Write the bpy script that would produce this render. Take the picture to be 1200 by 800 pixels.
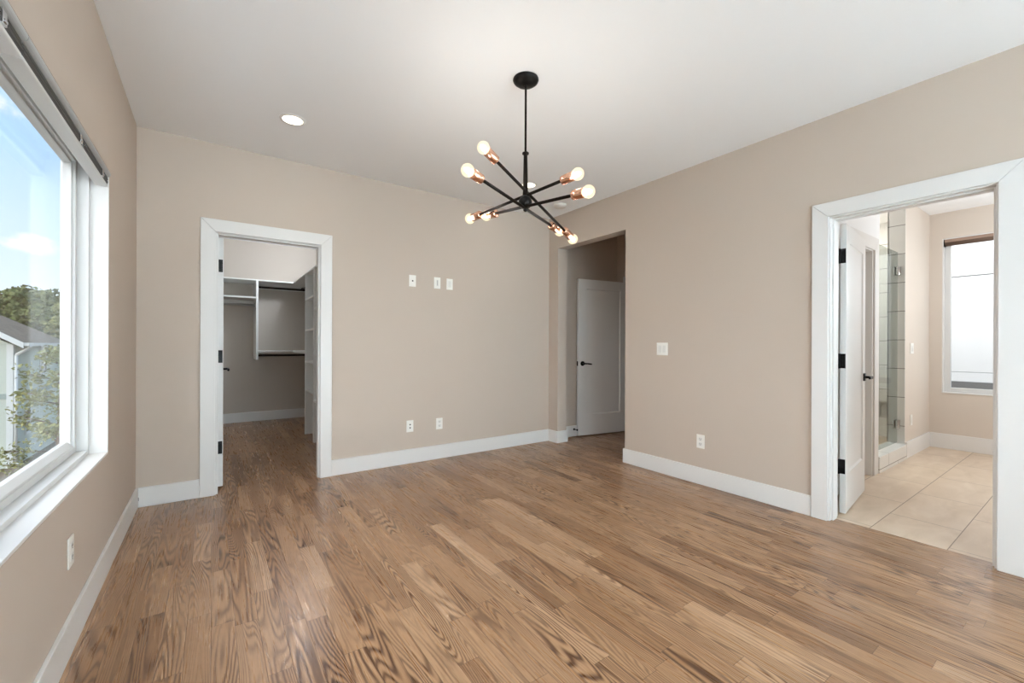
import bpy, bmesh, math, random
from mathutils import Vector, Matrix

random.seed(7)
for o in list(bpy.data.objects):
    bpy.data.objects.remove(o)
scene = bpy.context.scene
COL = scene.collection

# ------------------------------------------------------------------ camera
CAM_H = 1.1804
cd = bpy.data.cameras.new('camera')
cd.sensor_width = 36.0
cd.lens = 36.0 * 499.5 / 1200.0
cd.shift_y = 4.183 / 1200.0
cd.clip_start = 0.02
cam = bpy.data.objects.new('camera', cd)
COL.objects.link(cam)
cam.matrix_world = (Matrix.Translation((0, 0, CAM_H)) @ Matrix.Rotation(-0.6134, 4, 'Z')
                    @ Matrix.Rotation(math.pi / 2, 4, 'X') @ Matrix.Rotation(0.004, 4, 'Z'))
scene.camera = cam

# ------------------------------------------------------------------ light settings
SKY_BLUE = 1.3          # level of the clear blue sky
SKY_FILL = 4.4         # level of the added bright cloud west and south, out of view
P_RECESSED = 2.0       # watts per recessed ceiling light
P_CLOSET = 34.0
P_FILL = 155.0       # watts per added fill panel in the unseen white room behind
P_BATH = 42.0  # watts of the added bathroom fill lamp
BULB = 9.0
scene.view_settings.view_transform = 'Standard'
scene.view_settings.look = 'None'
scene.view_settings.exposure = 0.14
scene.view_settings.gamma = 1.0
scene.view_settings.use_curve_mapping = False
scene.display_settings.display_device = 'sRGB'
scene.cycles.use_denoising = True
scene.cycles.max_bounces = 14
scene.cycles.diffuse_bounces = 8
scene.cycles.glossy_bounces = 6
scene.cycles.transmission_bounces = 8
scene.cycles.transparent_max_bounces = 16
scene.cycles.caustics_reflective = False
scene.cycles.caustics_refractive = False
scene.cycles.sample_clamp_indirect = 6.0


def lin(r, g, b, a=1.0):
    f = lambda c: (c / 255 / 12.92) if c / 255 <= 0.04045 else ((c / 255 + 0.055) / 1.055) ** 2.4
    return (f(r), f(g), f(b), a)


# ------------------------------------------------------------------ node helper
class N:
    def __init__(self, tree):
        self.t = tree

    def n(self, typ, **kw):
        d = self.t.nodes.new(typ)
        for k, v in kw.items():
            setattr(d, k, v)
        return d

    def put(self, sock, v):
        if v is None:
            return
        if isinstance(v, bpy.types.NodeSocket):
            self.t.links.new(v, sock)
        else:
            sock.default_value = v

    def m(self, op, a, b=None, c=None, clamp=False):
        d = self.n('ShaderNodeMath', operation=op)
        d.use_clamp = clamp
        for i, v in enumerate((a, b, c)):
            self.put(d.inputs[i], v)
        return d.outputs[0]

    def vm(self, op, a, b=None):
        d = self.n('ShaderNodeVectorMath', operation=op)
        self.put(d.inputs[0], a)
        self.put(d.inputs[1], b)
        return d.outputs['Value'] if op in ('DOT_PRODUCT', 'LENGTH', 'DISTANCE') else d.outputs[0]

    def xyz(self, x, y, z=0.0):
        d = self.n('ShaderNodeCombineXYZ')
        for i, v in enumerate((x, y, z)):
            self.put(d.inputs[i], v)
        return d.outputs[0]

    def sep(self, v):
        d = self.n('ShaderNodeSeparateXYZ')
        self.put(d.inputs[0], v)
        return d.outputs

    def noise(self, vec, scale=5.0, detail=2.0, rough=0.5, dist=0.0):
        d = self.n('ShaderNodeTexNoise')
        self.put(d.inputs['Vector'], vec)
        self.put(d.inputs['Scale'], scale)
        self.put(d.inputs['Detail'], detail)
        self.put(d.inputs['Roughness'], rough)
        self.put(d.inputs['Distortion'], dist)
        return d.outputs['Fac']

    def white(self, vec):
        d = self.n('ShaderNodeTexWhiteNoise', noise_dimensions='3D')
        self.put(d.inputs['Vector'], vec)
        return d.outputs['Value']

    def ss(self, v, a, b):
        d = self.n('ShaderNodeMapRange', interpolation_type='SMOOTHSTEP')
        self.put(d.inputs[0], v)
        d.inputs[1].default_value = a
        d.inputs[2].default_value = b
        return d.outputs[0]

    def mr(self, v, a, b, c, e):
        d = self.n('ShaderNodeMapRange')
        self.put(d.inputs[0], v)
        for i, q in enumerate((a, b, c, e)):
            d.inputs[i + 1].default_value = q
        return d.outputs[0]

    def mix(self, f, a, b, blend='MIX'):
        d = self.n('ShaderNodeMix', data_type='RGBA', blend_type=blend)
        self.put(d.inputs[0], f)
        self.put(d.inputs[6], a)
        self.put(d.inputs[7], b)
        return d.outputs[2]

    def ramp(self, f, stops):
        d = self.n('ShaderNodeValToRGB')
        e = d.color_ramp.elements
        while len(e) < len(stops):
            e.new(0.5)
        for k, (p, c) in enumerate(stops):
            e[k].position = p
            e[k].color = c
        self.put(d.inputs[0], f)
        return d.outputs[0]

    def bump(self, h, strength=0.2, dist=0.002):
        d = self.n('ShaderNodeBump')
        d.inputs['Strength'].default_value = strength
        d.inputs['Distance'].default_value = dist
        self.put(d.inputs['Height'], h)
        return d.outputs[0]


def material(name):
    m = bpy.data.materials.new(name)
    m.use_nodes = True
    t = m.node_tree
    bsdf = t.nodes['Principled BSDF']
    return m, N(t), bsdf


def plain(name, rgb, rough=0.5, metal=0.0, spec=0.5, vary=0.0, scale=8.0):
    m, k, b = material(name)
    c = lin(*rgb)
    if vary > 0:
        g = k.n('ShaderNodeNewGeometry').outputs['Position']
        f = k.noise(g, scale, 3.0)
        lo = tuple(x * (1 - vary) for x in c[:3]) + (1,)
        hi = tuple(min(1, x * (1 + vary)) for x in c[:3]) + (1,)
        k.put(b.inputs['Base Color'], k.mix(f, lo, hi))
    else:
        b.inputs['Base Color'].default_value = c
    b.inputs['Roughness'].default_value = rough
    b.inputs['Metallic'].default_value = metal
    b.inputs['Specular IOR Level'].default_value = spec
    return m


# ------------------------------------------------------------------ sky
def make_sky():
    w = bpy.data.worlds.new('world')
    scene.world = w
    w.use_nodes = True
    k = N(w.node_tree)
    bg = w.node_tree.nodes['Background']
    d = k.n('ShaderNodeTexCoord').outputs['Generated']
    x, y, z = k.sep(d)[0:3]
    blue = k.ramp(k.mr(z, -0.02, 0.75, 0, 1),
                  [(0.0, lin(232, 243, 252)), (0.12, lin(222, 239, 253)), (0.42, lin(180, 217, 252)),
                   (1.0, lin(160, 198, 240))])
    # two small clouds and a soft streak of thin cloud
    n1 = k.noise(d, 26.0, 6.0, 0.6)
    cl = None
    for (c, r) in (((-0.2735, 0.9, 0.340), 0.075), ((-0.2300, 0.958, 0.150), 0.058), ((-0.33, 0.90, 0.12), 0.07)):
        v = Vector(c).normalized()
        dv = k.vm('SUBTRACT', d, tuple(v))
        dv = k.vm('MULTIPLY', dv, (1.0, 1.0, 2.2))
        q = k.m('SUBTRACT', 1.0, k.m('DIVIDE', k.vm('LENGTH', dv), r))
        q = k.ss(k.m('ADD', q, k.m('MULTIPLY', k.m('SUBTRACT', n1, 0.5), 1.6)), 0.25, 0.9)
        cl = q if cl is None else k.m('MAXIMUM', cl, q)
    vis = k.mix(k.m('MULTIPLY', cl, 0.9), blue, (1.0, 1.0, 1.0, 1))
    vis = k.mix(1.0, vis, (SKY_BLUE,) * 3 + (1,), 'MULTIPLY')
    bank = k.ss(k.vm('DOT_PRODUCT', d, (-0.97, -0.24, 0.0)), 0.10, 0.60)  # bright cloud added outside the view to light the room
    bank = k.m('MULTIPLY', bank, k.ss(z, -0.12, 0.10))
    lump = k.mr(k.noise(d, 3.0, 4.0), 0.3, 0.7, 0.75, 1.15)
    cc = k.mix(1.0, (SKY_FILL * 0.97, SKY_FILL, SKY_FILL * 1.03, 1), k.xyz(lump, lump, lump), 'MULTIPLY')
    col = k.mix(bank, vis, cc)
    k.put(bg.inputs[0], col)
    bg.inputs[1].default_value = 1.0


make_sky()


def portal(loc, rot, sx, sy):
    l = bpy.data.lights.new('daylight_portal', 'AREA')
    l.shape = 'RECTANGLE'
    l.size, l.size_y = sx, sy
    l.cycles.is_portal = True
    o = bpy.data.objects.new('daylight_portal', l)
    o.location = loc
    o.rotation_euler = rot
    COL.objects.link(o)


# ------------------------------------------------------------------ mesh helper
class MB:
    def __init__(self):
        self.b = bmesh.new()

    def box(self, x0, x1, y0, y1, z0, z1, mi=0):
        v = [self.b.verts.new(p) for p in ((x0, y0, z0), (x1, y0, z0), (x1, y1, z0), (x0, y1, z0),
                                           (x0, y0, z1), (x1, y0, z1), (x1, y1, z1), (x0, y1, z1))]
        for f in ((0, 3, 2, 1), (4, 5, 6, 7), (0, 1, 5, 4), (1, 2, 6, 5), (2, 3, 7, 6), (3, 0, 4, 7)):
            self.b.faces.new([v[i] for i in f]).material_index = mi
        return self

    def prism(self, pts, vec, mi=0):
        """polygon of 3-D points swept along vec"""
        vec = Vector(vec)
        a = [self.b.verts.new(p) for p in pts]
        c = [self.b.verts.new(Vector(p) + vec) for p in pts]
        n = len(pts)
        fs = [self.b.faces.new(a[::-1]), self.b.faces.new(c)]
        for i in range(n):
            fs.append(self.b.faces.new((a[i], a[(i + 1) % n], c[(i + 1) % n], c[i])))
        for f in fs:
            f.material_index = mi
        bmesh.ops.recalc_face_normals(self.b, faces=fs)
        return self

    def lathe(self, prof, p0=(0, 0, 0), axis=(0, 0, 1), seg=24, mi=0, cap=True):
        """prof: list of (radius, height along the axis)"""
        ax = Vector(axis).normalized()
        q = ax.to_track_quat('Z', 'Y')
        p0 = Vector(p0)
        rings = []
        for r, h in prof:
            if r < 1e-6:
                rings.append([self.b.verts.new(p0 + q @ Vector((0, 0, h)))])
            else:
                rings.append([self.b.verts.new(p0 + q @ Vector((r * math.cos(2 * math.pi * i / seg),
                                                                r * math.sin(2 * math.pi * i / seg), h)))
                              for i in range(seg)])
        fs = []
        for a, c in zip(rings[:-1], rings[1:]):
            for i in range(seg):
                j = (i + 1) % seg
                if len(a) == 1 and len(c) == 1:
                    continue
                if len(a) == 1:
                    fs.append(self.b.faces.new((a[0], c[j], c[i])))
                elif len(c) == 1:
                    fs.append(self.b.faces.new((a[i], a[j], c[0])))
                else:
                    fs.append(self.b.faces.new((a[i], a[j], c[j], c[i])))
        if cap:
            if len(rings[0]) > 1:
                fs.append(self.b.faces.new(rings[0][::-1]))
            if len(rings[-1]) > 1:
                fs.append(self.b.faces.new(rings[-1]))
        for f in fs:
            f.material_index = mi
            f.smooth = True
        bmesh.ops.recalc_face_normals(self.b, faces=fs)
        return self

    def tube(self, p0, p1, r0, r1=None, seg=14, mi=0):
        p0, p1 = Vector(p0), Vector(p1)
        return self.lathe([(r0, 0), (r0 if r1 is None else r1, (p1 - p0).length)], p0, p1 - p0, seg, mi)

    def path(self, pts, r, seg=10, mi=0):
        for a, c in zip(pts[:-1], pts[1:]):
            self.tube(a, c, r, r, seg, mi)
        return self

    def ball(self, c, r, seg=18, mi=0, sz=1.0):
        n = seg // 2
        pr = [(r * math.sin(math.pi * i / n), -r * sz * math.cos(math.pi * i / n)) for i in range(n + 1)]
        pr[0] = (0, -r * sz)
        pr[-1] = (0, r * sz)
        return self.lathe(pr, c, (0, 0, 1), seg, mi)

    def build(self, name, mats, parent=None, bevel=0.0, seg=2):
        me = bpy.data.meshes.new(name)
        self.b.to_mesh(me)
        self.b.free()
        for mt in (mats if isinstance(mats, (list, tuple)) else [mats]):
            me.materials.append(mt)
        o = bpy.data.objects.new(name, me)
        COL.objects.link(o)
        if parent is not None:
            o.parent = parent
        if bevel > 0:
            md = o.modifiers.new('edge', 'BEVEL')
            md.width = bevel
            md.segments = seg
            md.limit_method = 'ANGLE'
            md.angle_limit = math.radians(35)
            md.harden_normals = False
        return o


def tag(o, label, cat, group=None, kind=None):
    o['label'] = label
    o['category'] = cat
    if group:
        o['group'] = group
    if kind:
        o['kind'] = kind
    return o


def thing(name, label, cat, loc=(0, 0, 0), rz=0.0, group=None, kind=None):
    o = bpy.data.objects.new(name, None)
    o.empty_display_size = 0.1
    COL.objects.link(o)
    o.location = loc
    o.rotation_euler = (0, 0, rz)
    return tag(o, label, cat, group, kind)


def struct(name, mb, mats, label, cat, bevel=0.0):
    return tag(mb.build(name, mats, None, bevel), label, cat, None, 'structure')


# ------------------------------------------------------------------ materials
WALL_RGB = (193, 179, 166)
M_wall = plain('greige_wall_paint', WALL_RGB, 0.85, spec=0.25, vary=0.012, scale=3)
M_bath = plain('cream_bathroom_paint', (212, 202, 191), 0.85, spec=0.25, vary=0.01, scale=3)
M_closet = plain('pale_closet_paint', (196, 187, 177), 0.85, spec=0.25, vary=0.01, scale=3)
M_ceil = plain('ceiling_paint', (243, 244, 245), 0.9, spec=0.2, vary=0.006, scale=2)
M_trim = plain('white_trim_paint', (226, 225, 223), 0.38, spec=0.45)
M_door = plain('white_door_paint', (228, 228, 227), 0.4, spec=0.45)
M_vinyl = plain('white_window_vinyl', (214, 214, 212), 0.35, spec=0.5)
M_shelf = plain('white_melamine', (228, 228, 225), 0.45)
M_black = plain('matte_black_metal', (16, 15, 15), 0.42, 0.6)
M_bronze = plain('dark_bronze_metal', (30, 24, 20), 0.38, 0.85)
M_copper = plain('brushed_copper', (218, 170, 144), 0.25, 1.0)
M_chrome = plain('chrome', (225, 226, 228), 0.08, 1.0)
M_rod = plain('oil_rubbed_rod', (52, 44, 38), 0.35, 0.8)
M_rod_silver = plain('satin_silver_rod', (190, 190, 188), 0.3, 0.9)
M_plate = plain('white_plastic_plate', (240, 238, 232), 0.35)
M_plate_in = plain('white_plastic_insert', (226, 225, 220), 0.35)
M_slot = plain('dark_slot', (35, 33, 31), 0.6)
M_shade_fabric = plain('grey_shade_fabric', (84, 82, 79), 0.9, vary=0.06, scale=300)
M_shade_rail = plain('pale_grey_rail', (170, 171, 170), 0.45)
M_brown_shade = plain('brown_shade_fabric', (112, 92, 80), 0.8, vary=0.05, scale=200)
M_brown_fascia = plain('tan_brown_fascia', (158, 132, 116), 0.6)
M_detector = plain('detector_plastic', (228, 225, 220), 0.5)
M_unlit = plain('painted_passage_shade', (70, 62, 54), 0.9)  # dark colour stands in for the unlit passage


def make_wood():
    m, k, b = material('oak_strip_floor')
    p = k.n('ShaderNodeNewGeometry').outputs['Position']
    x, y, z = k.sep(p)[0:3]
    W = 0.083
    u = k.m('DIVIDE', x, W)
    row = k.m('FLOOR', u)
    fu = k.m('FRACT', u)
    r1 = k.white(k.xyz(row, 3.1, 0.0))
    ln = k.mr(k.white(k.xyz(row, 9.7, 1.0)), 0, 1, 0.40, 0.95)
    v = k.m('ADD', k.m('DIVIDE', y, ln), k.m('MULTIPLY', r1, 17.0))
    col = k.m('FLOOR', v)
    fv = k.m('FRACT', v)
    idv = k.xyz(row, col, 5.0)
    a = k.white(idv)
    a2 = k.white(k.xyz(row, col, 11.0))
    # cathedral grain: contour lines of a stretched noise, shifted for every board
    gx = k.m('ADD', k.m('MULTIPLY', x, 8.0), k.m('MULTIPLY', a, 40.0))
    gy = k.m('ADD', k.m('MULTIPLY', y, 0.62), k.m('MULTIPLY', a2, 40.0))
    n1 = k.noise(k.xyz(gx, gy, k.m('MULTIPLY', a, 9.0)), 1.0, 1.3, 0.4, 0.12)
    n1 = k.m('ADD', n1, k.m('MULTIPLY', k.noise(k.xyz(k.m('MULTIPLY', x, 60.0), k.m('MULTIPLY', y, 9.0), a), 1.0, 2.0), 0.012))
    wv = k.m('ADD', k.m('MULTIPLY', k.m('SINE', k.m('MULTIPLY', n1, k.mr(k.white(k.xyz(row, col, 23.0)), 0, 1, 130.0, 330.0))), 0.5), 0.5)
    wv = k.m('POWER', wv, 1.5)
    pore = k.noise(k.xyz(k.m('MULTIPLY', x, 260.0), k.m('MULTIPLY', y, 12.0), a), 1.0, 2.0, 0.6)
    fine = k.noise(k.xyz(k.m('MULTIPLY', x, 90.0), k.m('MULTIPLY', y, 3.5), a2), 1.0, 3.0, 0.6)
    base = k.ramp(a, [(0.0, lin(134, 99, 70)), (0.10, lin(154, 117, 85)), (0.5, lin(168, 131, 98)), (0.9, lin(178, 142, 109)),
                      (1.0, lin(189, 154, 122))])
    dark = k.mix(1.0, base, lin(136, 117, 103), 'MULTIPLY')
    gam = k.mr(k.noise(k.xyz(k.m('MULTIPLY', x, 2.0), k.m('MULTIPLY', y, 0.8), k.m('MULTIPLY', a, 50.0)), 1.5, 1.0), 0.35, 0.65, 0.25, 1.0)
    c = k.mix(k.m('MULTIPLY', wv, gam), base, dark)
    c = k.mix(k.mr(fine, 0.35, 0.75, 0.0, 0.45), c, k.mix(1.0, c, lin(190, 175, 165), 'MULTIPLY'))
    c = k.mix(k.mr(pore, 0.55, 0.75, 0.0, 0.35), c, k.mix(1.0, c, lin(150, 130, 115), 'MULTIPLY'))
    # small knots
    vo = k.n('ShaderNodeTexVoronoi')
    k.put(vo.inputs['Vector'], k.xyz(k.m('MULTIPLY', x, 4.6), k.m('MULTIPLY', y, 2.4), 0.0))
    vo.inputs['Scale'].default_value = 1.0
    kn = k.ss(vo.outputs['Distance'], 0.04, 0.012)
    c = k.mix(k.m('MULTIPLY', kn, 0.4), c, lin(72, 44, 26))
    # seams between boards
    e1 = k.m('MINIMUM', fu, k.m('SUBTRACT', 1.0, fu))
    e2 = k.m('MULTIPLY', k.m('MINIMUM', fv, k.m('SUBTRACT', 1.0, fv)), k.m('DIVIDE', ln, W))
    e = k.m('MINIMUM', e1, e2)
    seam = k.ss(e, 0.022, 0.006)
    c = k.mix(k.m('MULTIPLY', seam, 0.55), c, lin(70, 44, 26))
    k.put(b.inputs['Base Color'], c)
    rg = k.mr(fine, 0.3, 0.7, 0.25, 0.34)
    k.put(b.inputs['Roughness'], rg)
    b.inputs['Specular IOR Level'].default_value = 0.5
    k.put(b.inputs['Normal'], k.bump(k.m('SUBTRACT', 1.0, k.m('ADD', seam, k.m('MULTIPLY', wv, 0.15))), 0.25, 0.0012))
    return m


def make_tile_floor():
    m, k, b = material('sand_porcelain_tile')
    p = k.n('ShaderNodeNewGeometry').outputs['Position']
    x, y, z = k.sep(p)[0:3]
    v = k.m('DIVIDE', k.m('SUBTRACT', y, 0.567), 0.3585)
    row = k.m('FLOOR', v)
    fv = k.m('FRACT', v)
    odd = k.m('FRACT', k.m('MULTIPLY', k.m('ADD', row, 100.0), 0.5))      # 0 or 0.5
    u = k.m('ADD', k.m('DIVIDE', k.m('SUBTRACT', x, 4.66), 0.725), k.m('MULTIPLY', odd, 1.07))
    cu = k.m('FLOOR', u)
    fu = k.m('FRACT', u)
    e1 = k.m('MULTIPLY', k.m('MINIMUM', fu, k.m('SUBTRACT', 1.0, fu)), 0.725)
    e2 = k.m('MULTIPLY', k.m('MINIMUM', fv, k.m('SUBTRACT', 1.0, fv)), 0.3585)
    e = k.m('MINIMUM', e1, e2)
    gr = k.ss(e, 0.0030, 0.0016)
    a = k.white(k.xyz(row, cu, 2.0))
    n = k.noise(k.vm('ADD', k.vm('MULTIPLY', p, (2.0, 5.0, 1.0)), k.xyz(k.m('MULTIPLY', a, 20.0), 0.0, 0.0)), 1.4, 5.0, 0.6, 0.6)
    c = k.ramp(n, [(0.3, lin(200, 179, 156)), (0.5, lin(210, 190, 168)), (0.72, lin(219, 201, 181))])
    c = k.mix(k.m('MULTIPLY', a, 0.10), c, lin(182, 156, 130))
    c = k.mix(gr, c, lin(128, 106, 88))
    k.put(b.inputs['Base Color'], c)
    b.inputs['Roughness'].default_value = 0.42
    k.put(b.inputs['Normal'], k.bump(k.m('SUBTRACT', 1.0, gr), 0.3, 0.001))
    return m


def make_wall_tile(name, axis, rgb=(222, 222, 220), off=0.0):
    m, k, b = material(name)
    p = k.n('ShaderNodeNewGeometry').outputs['Position']
    s = k.sep(p)
    h = s[0] if axis == 'x' else s[1]
    v = k.m('DIVIDE', k.m('SUBTRACT', s[2], 0.036), 0.304)
    row = k.m('FLOOR', v)
    fv = k.m('FRACT', v)
    odd = k.m('FRACT', k.m('MULTIPLY', k.m('ADD', row, 100.0), 0.5))
    u = k.m('ADD', k.m('DIVIDE', k.m('SUBTRACT', h, off), 0.61), odd)
    fu = k.m('FRACT', u)
    e = k.m('MINIMUM', k.m('MULTIPLY', k.m('MINIMUM', fu, k.m('SUBTRACT', 1.0, fu)), 0.61),
            k.m('MULTIPLY', k.m('MINIMUM', fv, k.m('SUBTRACT', 1.0, fv)), 0.304))
    gr = k.ss(e, 0.0046, 0.0024)
    n = k.noise(p, 3.0, 4.0)
    c = k.mix(n, lin(*[q - 8 for q in rgb]), lin(*[min(255, q + 8) for q in rgb]))
    c = k.mix(gr, c, lin(138, 136, 133))
    k.put(b.inputs['Base Color'], c)
    b.inputs['Roughness'].default_value = 0.25
    return m


def make_glass(name, tint=(255, 255, 255), ior=1.5, scale=1.0):
    m = bpy.data.materials.new(name)
    m.use_nodes = True
    t = m.node_tree
    t.nodes.clear()
    k = N(t)
    out = k.n('ShaderNodeOutputMaterial')
    tr = k.n('ShaderNodeBsdfTransparent')
    tr.inputs[0].default_value = lin(*tint)
    gl = k.n('ShaderNodeBsdfGlossy')
    gl.inputs['Roughness'].default_value = 0.0
    lw = k.n('ShaderNodeLayerWeight')
    lw.inputs[0].default_value = 0.5
    r0 = ((ior - 1) / (ior + 1)) ** 2
    sch = k.m('ADD', r0, k.m('MULTIPLY', 1 - r0, k.m('POWER', lw.outputs['Facing'], 5.0)))
    mx = k.n('ShaderNodeMixShader')
    k.put(mx.inputs[0], k.m('MULTIPLY', sch, scale, clamp=True))
    k.put(mx.inputs[1], tr.outputs[0])
    k.put(mx.inputs[2], gl.outputs[0])
    k.put(out.inputs[0], mx.outputs[0])
    return m


def make_emit(name, rgb, strength):
    m = bpy.data.materials.new(name)
    m.use_nodes = True
    t = m.node_tree
    t.nodes.clear()
    k = N(t)
    out = k.n('ShaderNodeOutputMaterial')
    e = k.n('ShaderNodeEmission')
    e.inputs[0].default_value = lin(*rgb)
    e.inputs[1].default_value = strength
    k.put(out.inputs[0], e.outputs[0])
    return m


def make_bulb_glass():
    """lit frosted globe: translucent glass that glows a warm white itself"""
    m = bpy.data.materials.new('warm_bulb_glass')
    m.use_nodes = True
    t = m.node_tree
    t.nodes.clear()
    k = N(t)
    out = k.n('ShaderNodeOutputMaterial')
    tr = k.n('ShaderNodeBsdfTransparent')
    e = k.n('ShaderNodeEmission')
    e.inputs[0].default_value = lin(255, 236, 196)
    e.inputs[1].default_value = 1.5
    mx = k.n('ShaderNodeMixShader')
    mx.inputs[0].default_value = 0.5
    k.put(mx.inputs[1], tr.outputs[0])
    k.put(mx.inputs[2], e.outputs[0])
    k.put(out.inputs[0], mx.outputs[0])
    return m


M_wood = make_wood()
M_tilefloor = make_tile_floor()
M_tile_x = make_wall_tile('shower_tile_along_x', 'x')
M_tile_y = make_wall_tile('shower_tile_along_y', 'y', off=0.31)
M_glass = make_glass('window_glass', scale=0.45)
M_shower_glass = make_glass('shower_glass', (226, 230, 229), 1.5, 0.4)
M_bulb = make_bulb_glass()
M_fil = make_emit('bulb_filament', (255, 214, 150), BULB * 2.2)
M_lens = make_emit('recessed_lens', (255, 246, 224), 3.0)

# ------------------------------------------------------------------ room numbers
H = 2.743
XL, XR, YB, YR = -0.4461, 3.4171, 4.0615, -1.60
XR2 = 3.560            # far face of the right-hand wall
YB2 = 4.180            # closet face of the back wall
BB_H, BB_T = 0.142, 0.015


def wall_along_x(name, x0, x1, y0, y1, holes, mats, label, z1=H):
    """wall running along x with rectangular holes (xa, xb, za, zb)"""
    mb = MB()
    cuts = sorted(holes)
    x = x0
    for xa, xb, za, zb in cuts:
        if xa > x:
            mb.box(x, xa, y0, y1, 0, z1)
        if za > 0:
            mb.box(xa, xb, y0, y1, 0, za)
        if zb < z1:
            mb.box(xa, xb, y0, y1, zb, z1)
        x = xb
    if x < x1:
        mb.box(x, x1, y0, y1, 0, z1)
    return struct(name, mb, mats, label, 'wall')


def wall_along_y(name, y0, y1, x0, x1, holes, mats, label, z1=H, extra=None):
    mb = MB()
    if extra:
        mb.box(*extra)
    y = y0
    for ya, yb, za, zb in sorted(holes):
        if ya > y:
            mb.box(x0, x1, y, ya, 0, z1)
        if za > 0:
            mb.box(x0, x1, ya, yb, 0, za)
        if zb < z1:
            mb.box(x0, x1, ya, yb, zb, z1)
        y = yb
    if y < y1:
        mb.box(x0, x1, y, y1, 0, z1)
    return struct(name, mb, mats, label, 'wall')


# ------------------------------------------------------------------ shell
struct('floor', MB().box(-0.62, 3.500, -1.72, 7.75, -0.12, 0).box(3.500, 4.985, 2.72, 4.20, -0.12, 0), M_wood,
       'brown oak strip floor of the bedroom, closet and hall', 'floor')
struct('floor', MB().box(3.500, 7.12, -0.62, 2.72, -0.12, 0.0), M_tilefloor,
       'sand coloured large tile floor of the bathroom', 'floor')
struct('ceiling', MB().box(-0.62, 7.12, -1.72, 7.75, H, H + 0.14), M_ceil,
       'smooth white ceiling over the bedroom', 'ceiling')

WIN_Y0, WIN_Y1, WIN_Z0, WIN_Z1 = 0.55, 3.054, 0.611, 2.085
wall_along_y('wall_left', -1.72, YB, -0.62, XL, [(WIN_Y0 - .012, WIN_Y1 + .012, WIN_Z0 - .012, WIN_Z1 + .06)], M_wall,
             'greige wall with the large window, at the left edge of the photo',
             extra=(-.498, XL, WIN_Y0 - .012, WIN_Y1 + .012, WIN_Z1 + .006, WIN_Z1 + .06))
wall_along_x('wall_back', -0.62, 3.56, YB, YB2, [(0.010, 0.800, 0, 2.077)], M_wall,
             'greige far wall with the closet doorway and wall plates')
wall_along_y('wall_right', -1.72, YB, XR, XR2, [(0.355, 1.137, 0, 2.077), (2.865, 3.893, 0, 2.353)], M_wall,
             'greige right wall with the hall opening and bathroom doorway')
wall_along_x('wall_rear', -0.62, 3.56, -1.72, YR, [(-0.30, 3.27, 0, 2.60)], M_wall,
             'greige wall behind the viewpoint with a wide opening to the added fill-light room')

# white room added behind the viewpoint to bounce fill light
M_fill_wall = plain('fill_room_white_paint', (236, 236, 234), 0.85)
M_fill_floor = plain('fill_room_white_floor', (238, 238, 236), 0.6, vary=.01, scale=4)
struct('floor', MB().box(-0.62, 3.56, -7.6, -1.72, -0.12, 0), M_fill_floor, 'white bounce floor of the added fill-light room behind the viewpoint', 'floor')
struct('ceiling', MB().box(-0.62, 3.56, -7.6, -1.72, H, H + .14), M_ceil, 'white ceiling of the added fill-light room behind the viewpoint', 'ceiling')
wall_along_y('wall_fill_room_left', -7.6, -1.72, -.62, -.50, [], M_fill_wall, 'white left wall of the added fill-light room behind the viewpoint')
wall_along_y('wall_fill_room_right', -7.6, -1.72, 3.44, 3.56, [], M_fill_wall, 'white right wall of the added fill-light room behind the viewpoint')
wall_along_x('wall_fill_room_end', -.50, 3.44, -7.6, -7.48, [], M_fill_wall, 'white end wall of the added fill-light room behind the viewpoint')

# closet
wall_along_y('wall_closet_left', YB2, 7.62, -0.62, -0.50, [], M_closet, 'greige left wall of the walk-in closet')
wall_along_y('wall_closet_right', YB2, 7.62, 1.40, 1.52, [], M_closet, 'greige right wall of the walk-in closet behind the shelf towers')
wall_along_x('wall_closet_back', -0.62, 1.52, 7.62, 7.75, [], M_closet, 'far wall of the walk-in closet behind the hanging rods')

# hall
wall_along_x('wall_hall_back', 3.56, 4.985, YB, 4.20, [], M_wall, 'shaded hall wall seen behind the open white door')
wall_along_y('wall_hall_right', 2.72, YB, 4.665, 4.785, [(3.03, 3.868, 0, 2.06)], M_wall, 'shaded end wall of the hall above the open door')
wall_along_x('wall_hall_front', 3.56, 4.985, 2.60, 2.72, [], M_wall, 'hall wall hidden behind the right wall of the bedroom')
wall_along_y('wall_passage', 2.72, YB, 4.93, 4.985, [], M_unlit, 'passage wall beyond the hall doorway, painted dark in place of shade')

# bathroom
SH_L, SH_R = 5.085, 5.976
wall_along_x('wall_bath_door', XR2, SH_L, 1.29, 1.41, [(4.10, 4.935, 0, 2.068)], M_bath,
             'cream wall beside the shower with a closed door, behind the open bathroom door')
wall_along_x('wall_bath_side', SH_R + .008, 6.98, 1.29, 1.425, [], M_bath, 'cream bathroom wall between shower and window')
wall_along_y('wall_bath_window', -0.62, 2.72, 6.98, 7.12, [(0.208, 1.182, 0.643, 2.44)], M_bath,
             'beige far wall of the bathroom holding the tall window')
wall_along_x('wall_bath_front', XR2, 6.98, -0.62, -0.50, [], M_bath, 'bathroom wall on the near side, out of view')
wall_along_y('wall_shower_left', 1.41, 2.60, 4.985, SH_L, [], [M_tile_y], 'tiled left wall inside the shower')
wall_along_x('wall_shower_back', 4.985, 6.98, 2.60, 2.72, [], [M_tile_x], 'tiled back wall inside the shower')
# tiled jamb on the window side of the shower entry
struct('wall_shower_jamb', MB().box(SH_R, SH_R + .008, 1.29, 1.433, 0, H).box(SH_R, 6.945, 1.425, 1.433, 0.0, H), M_tile_y,
       'pale grey tiled return of the shower entry carrying the glass hinges', 'wall')
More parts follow.
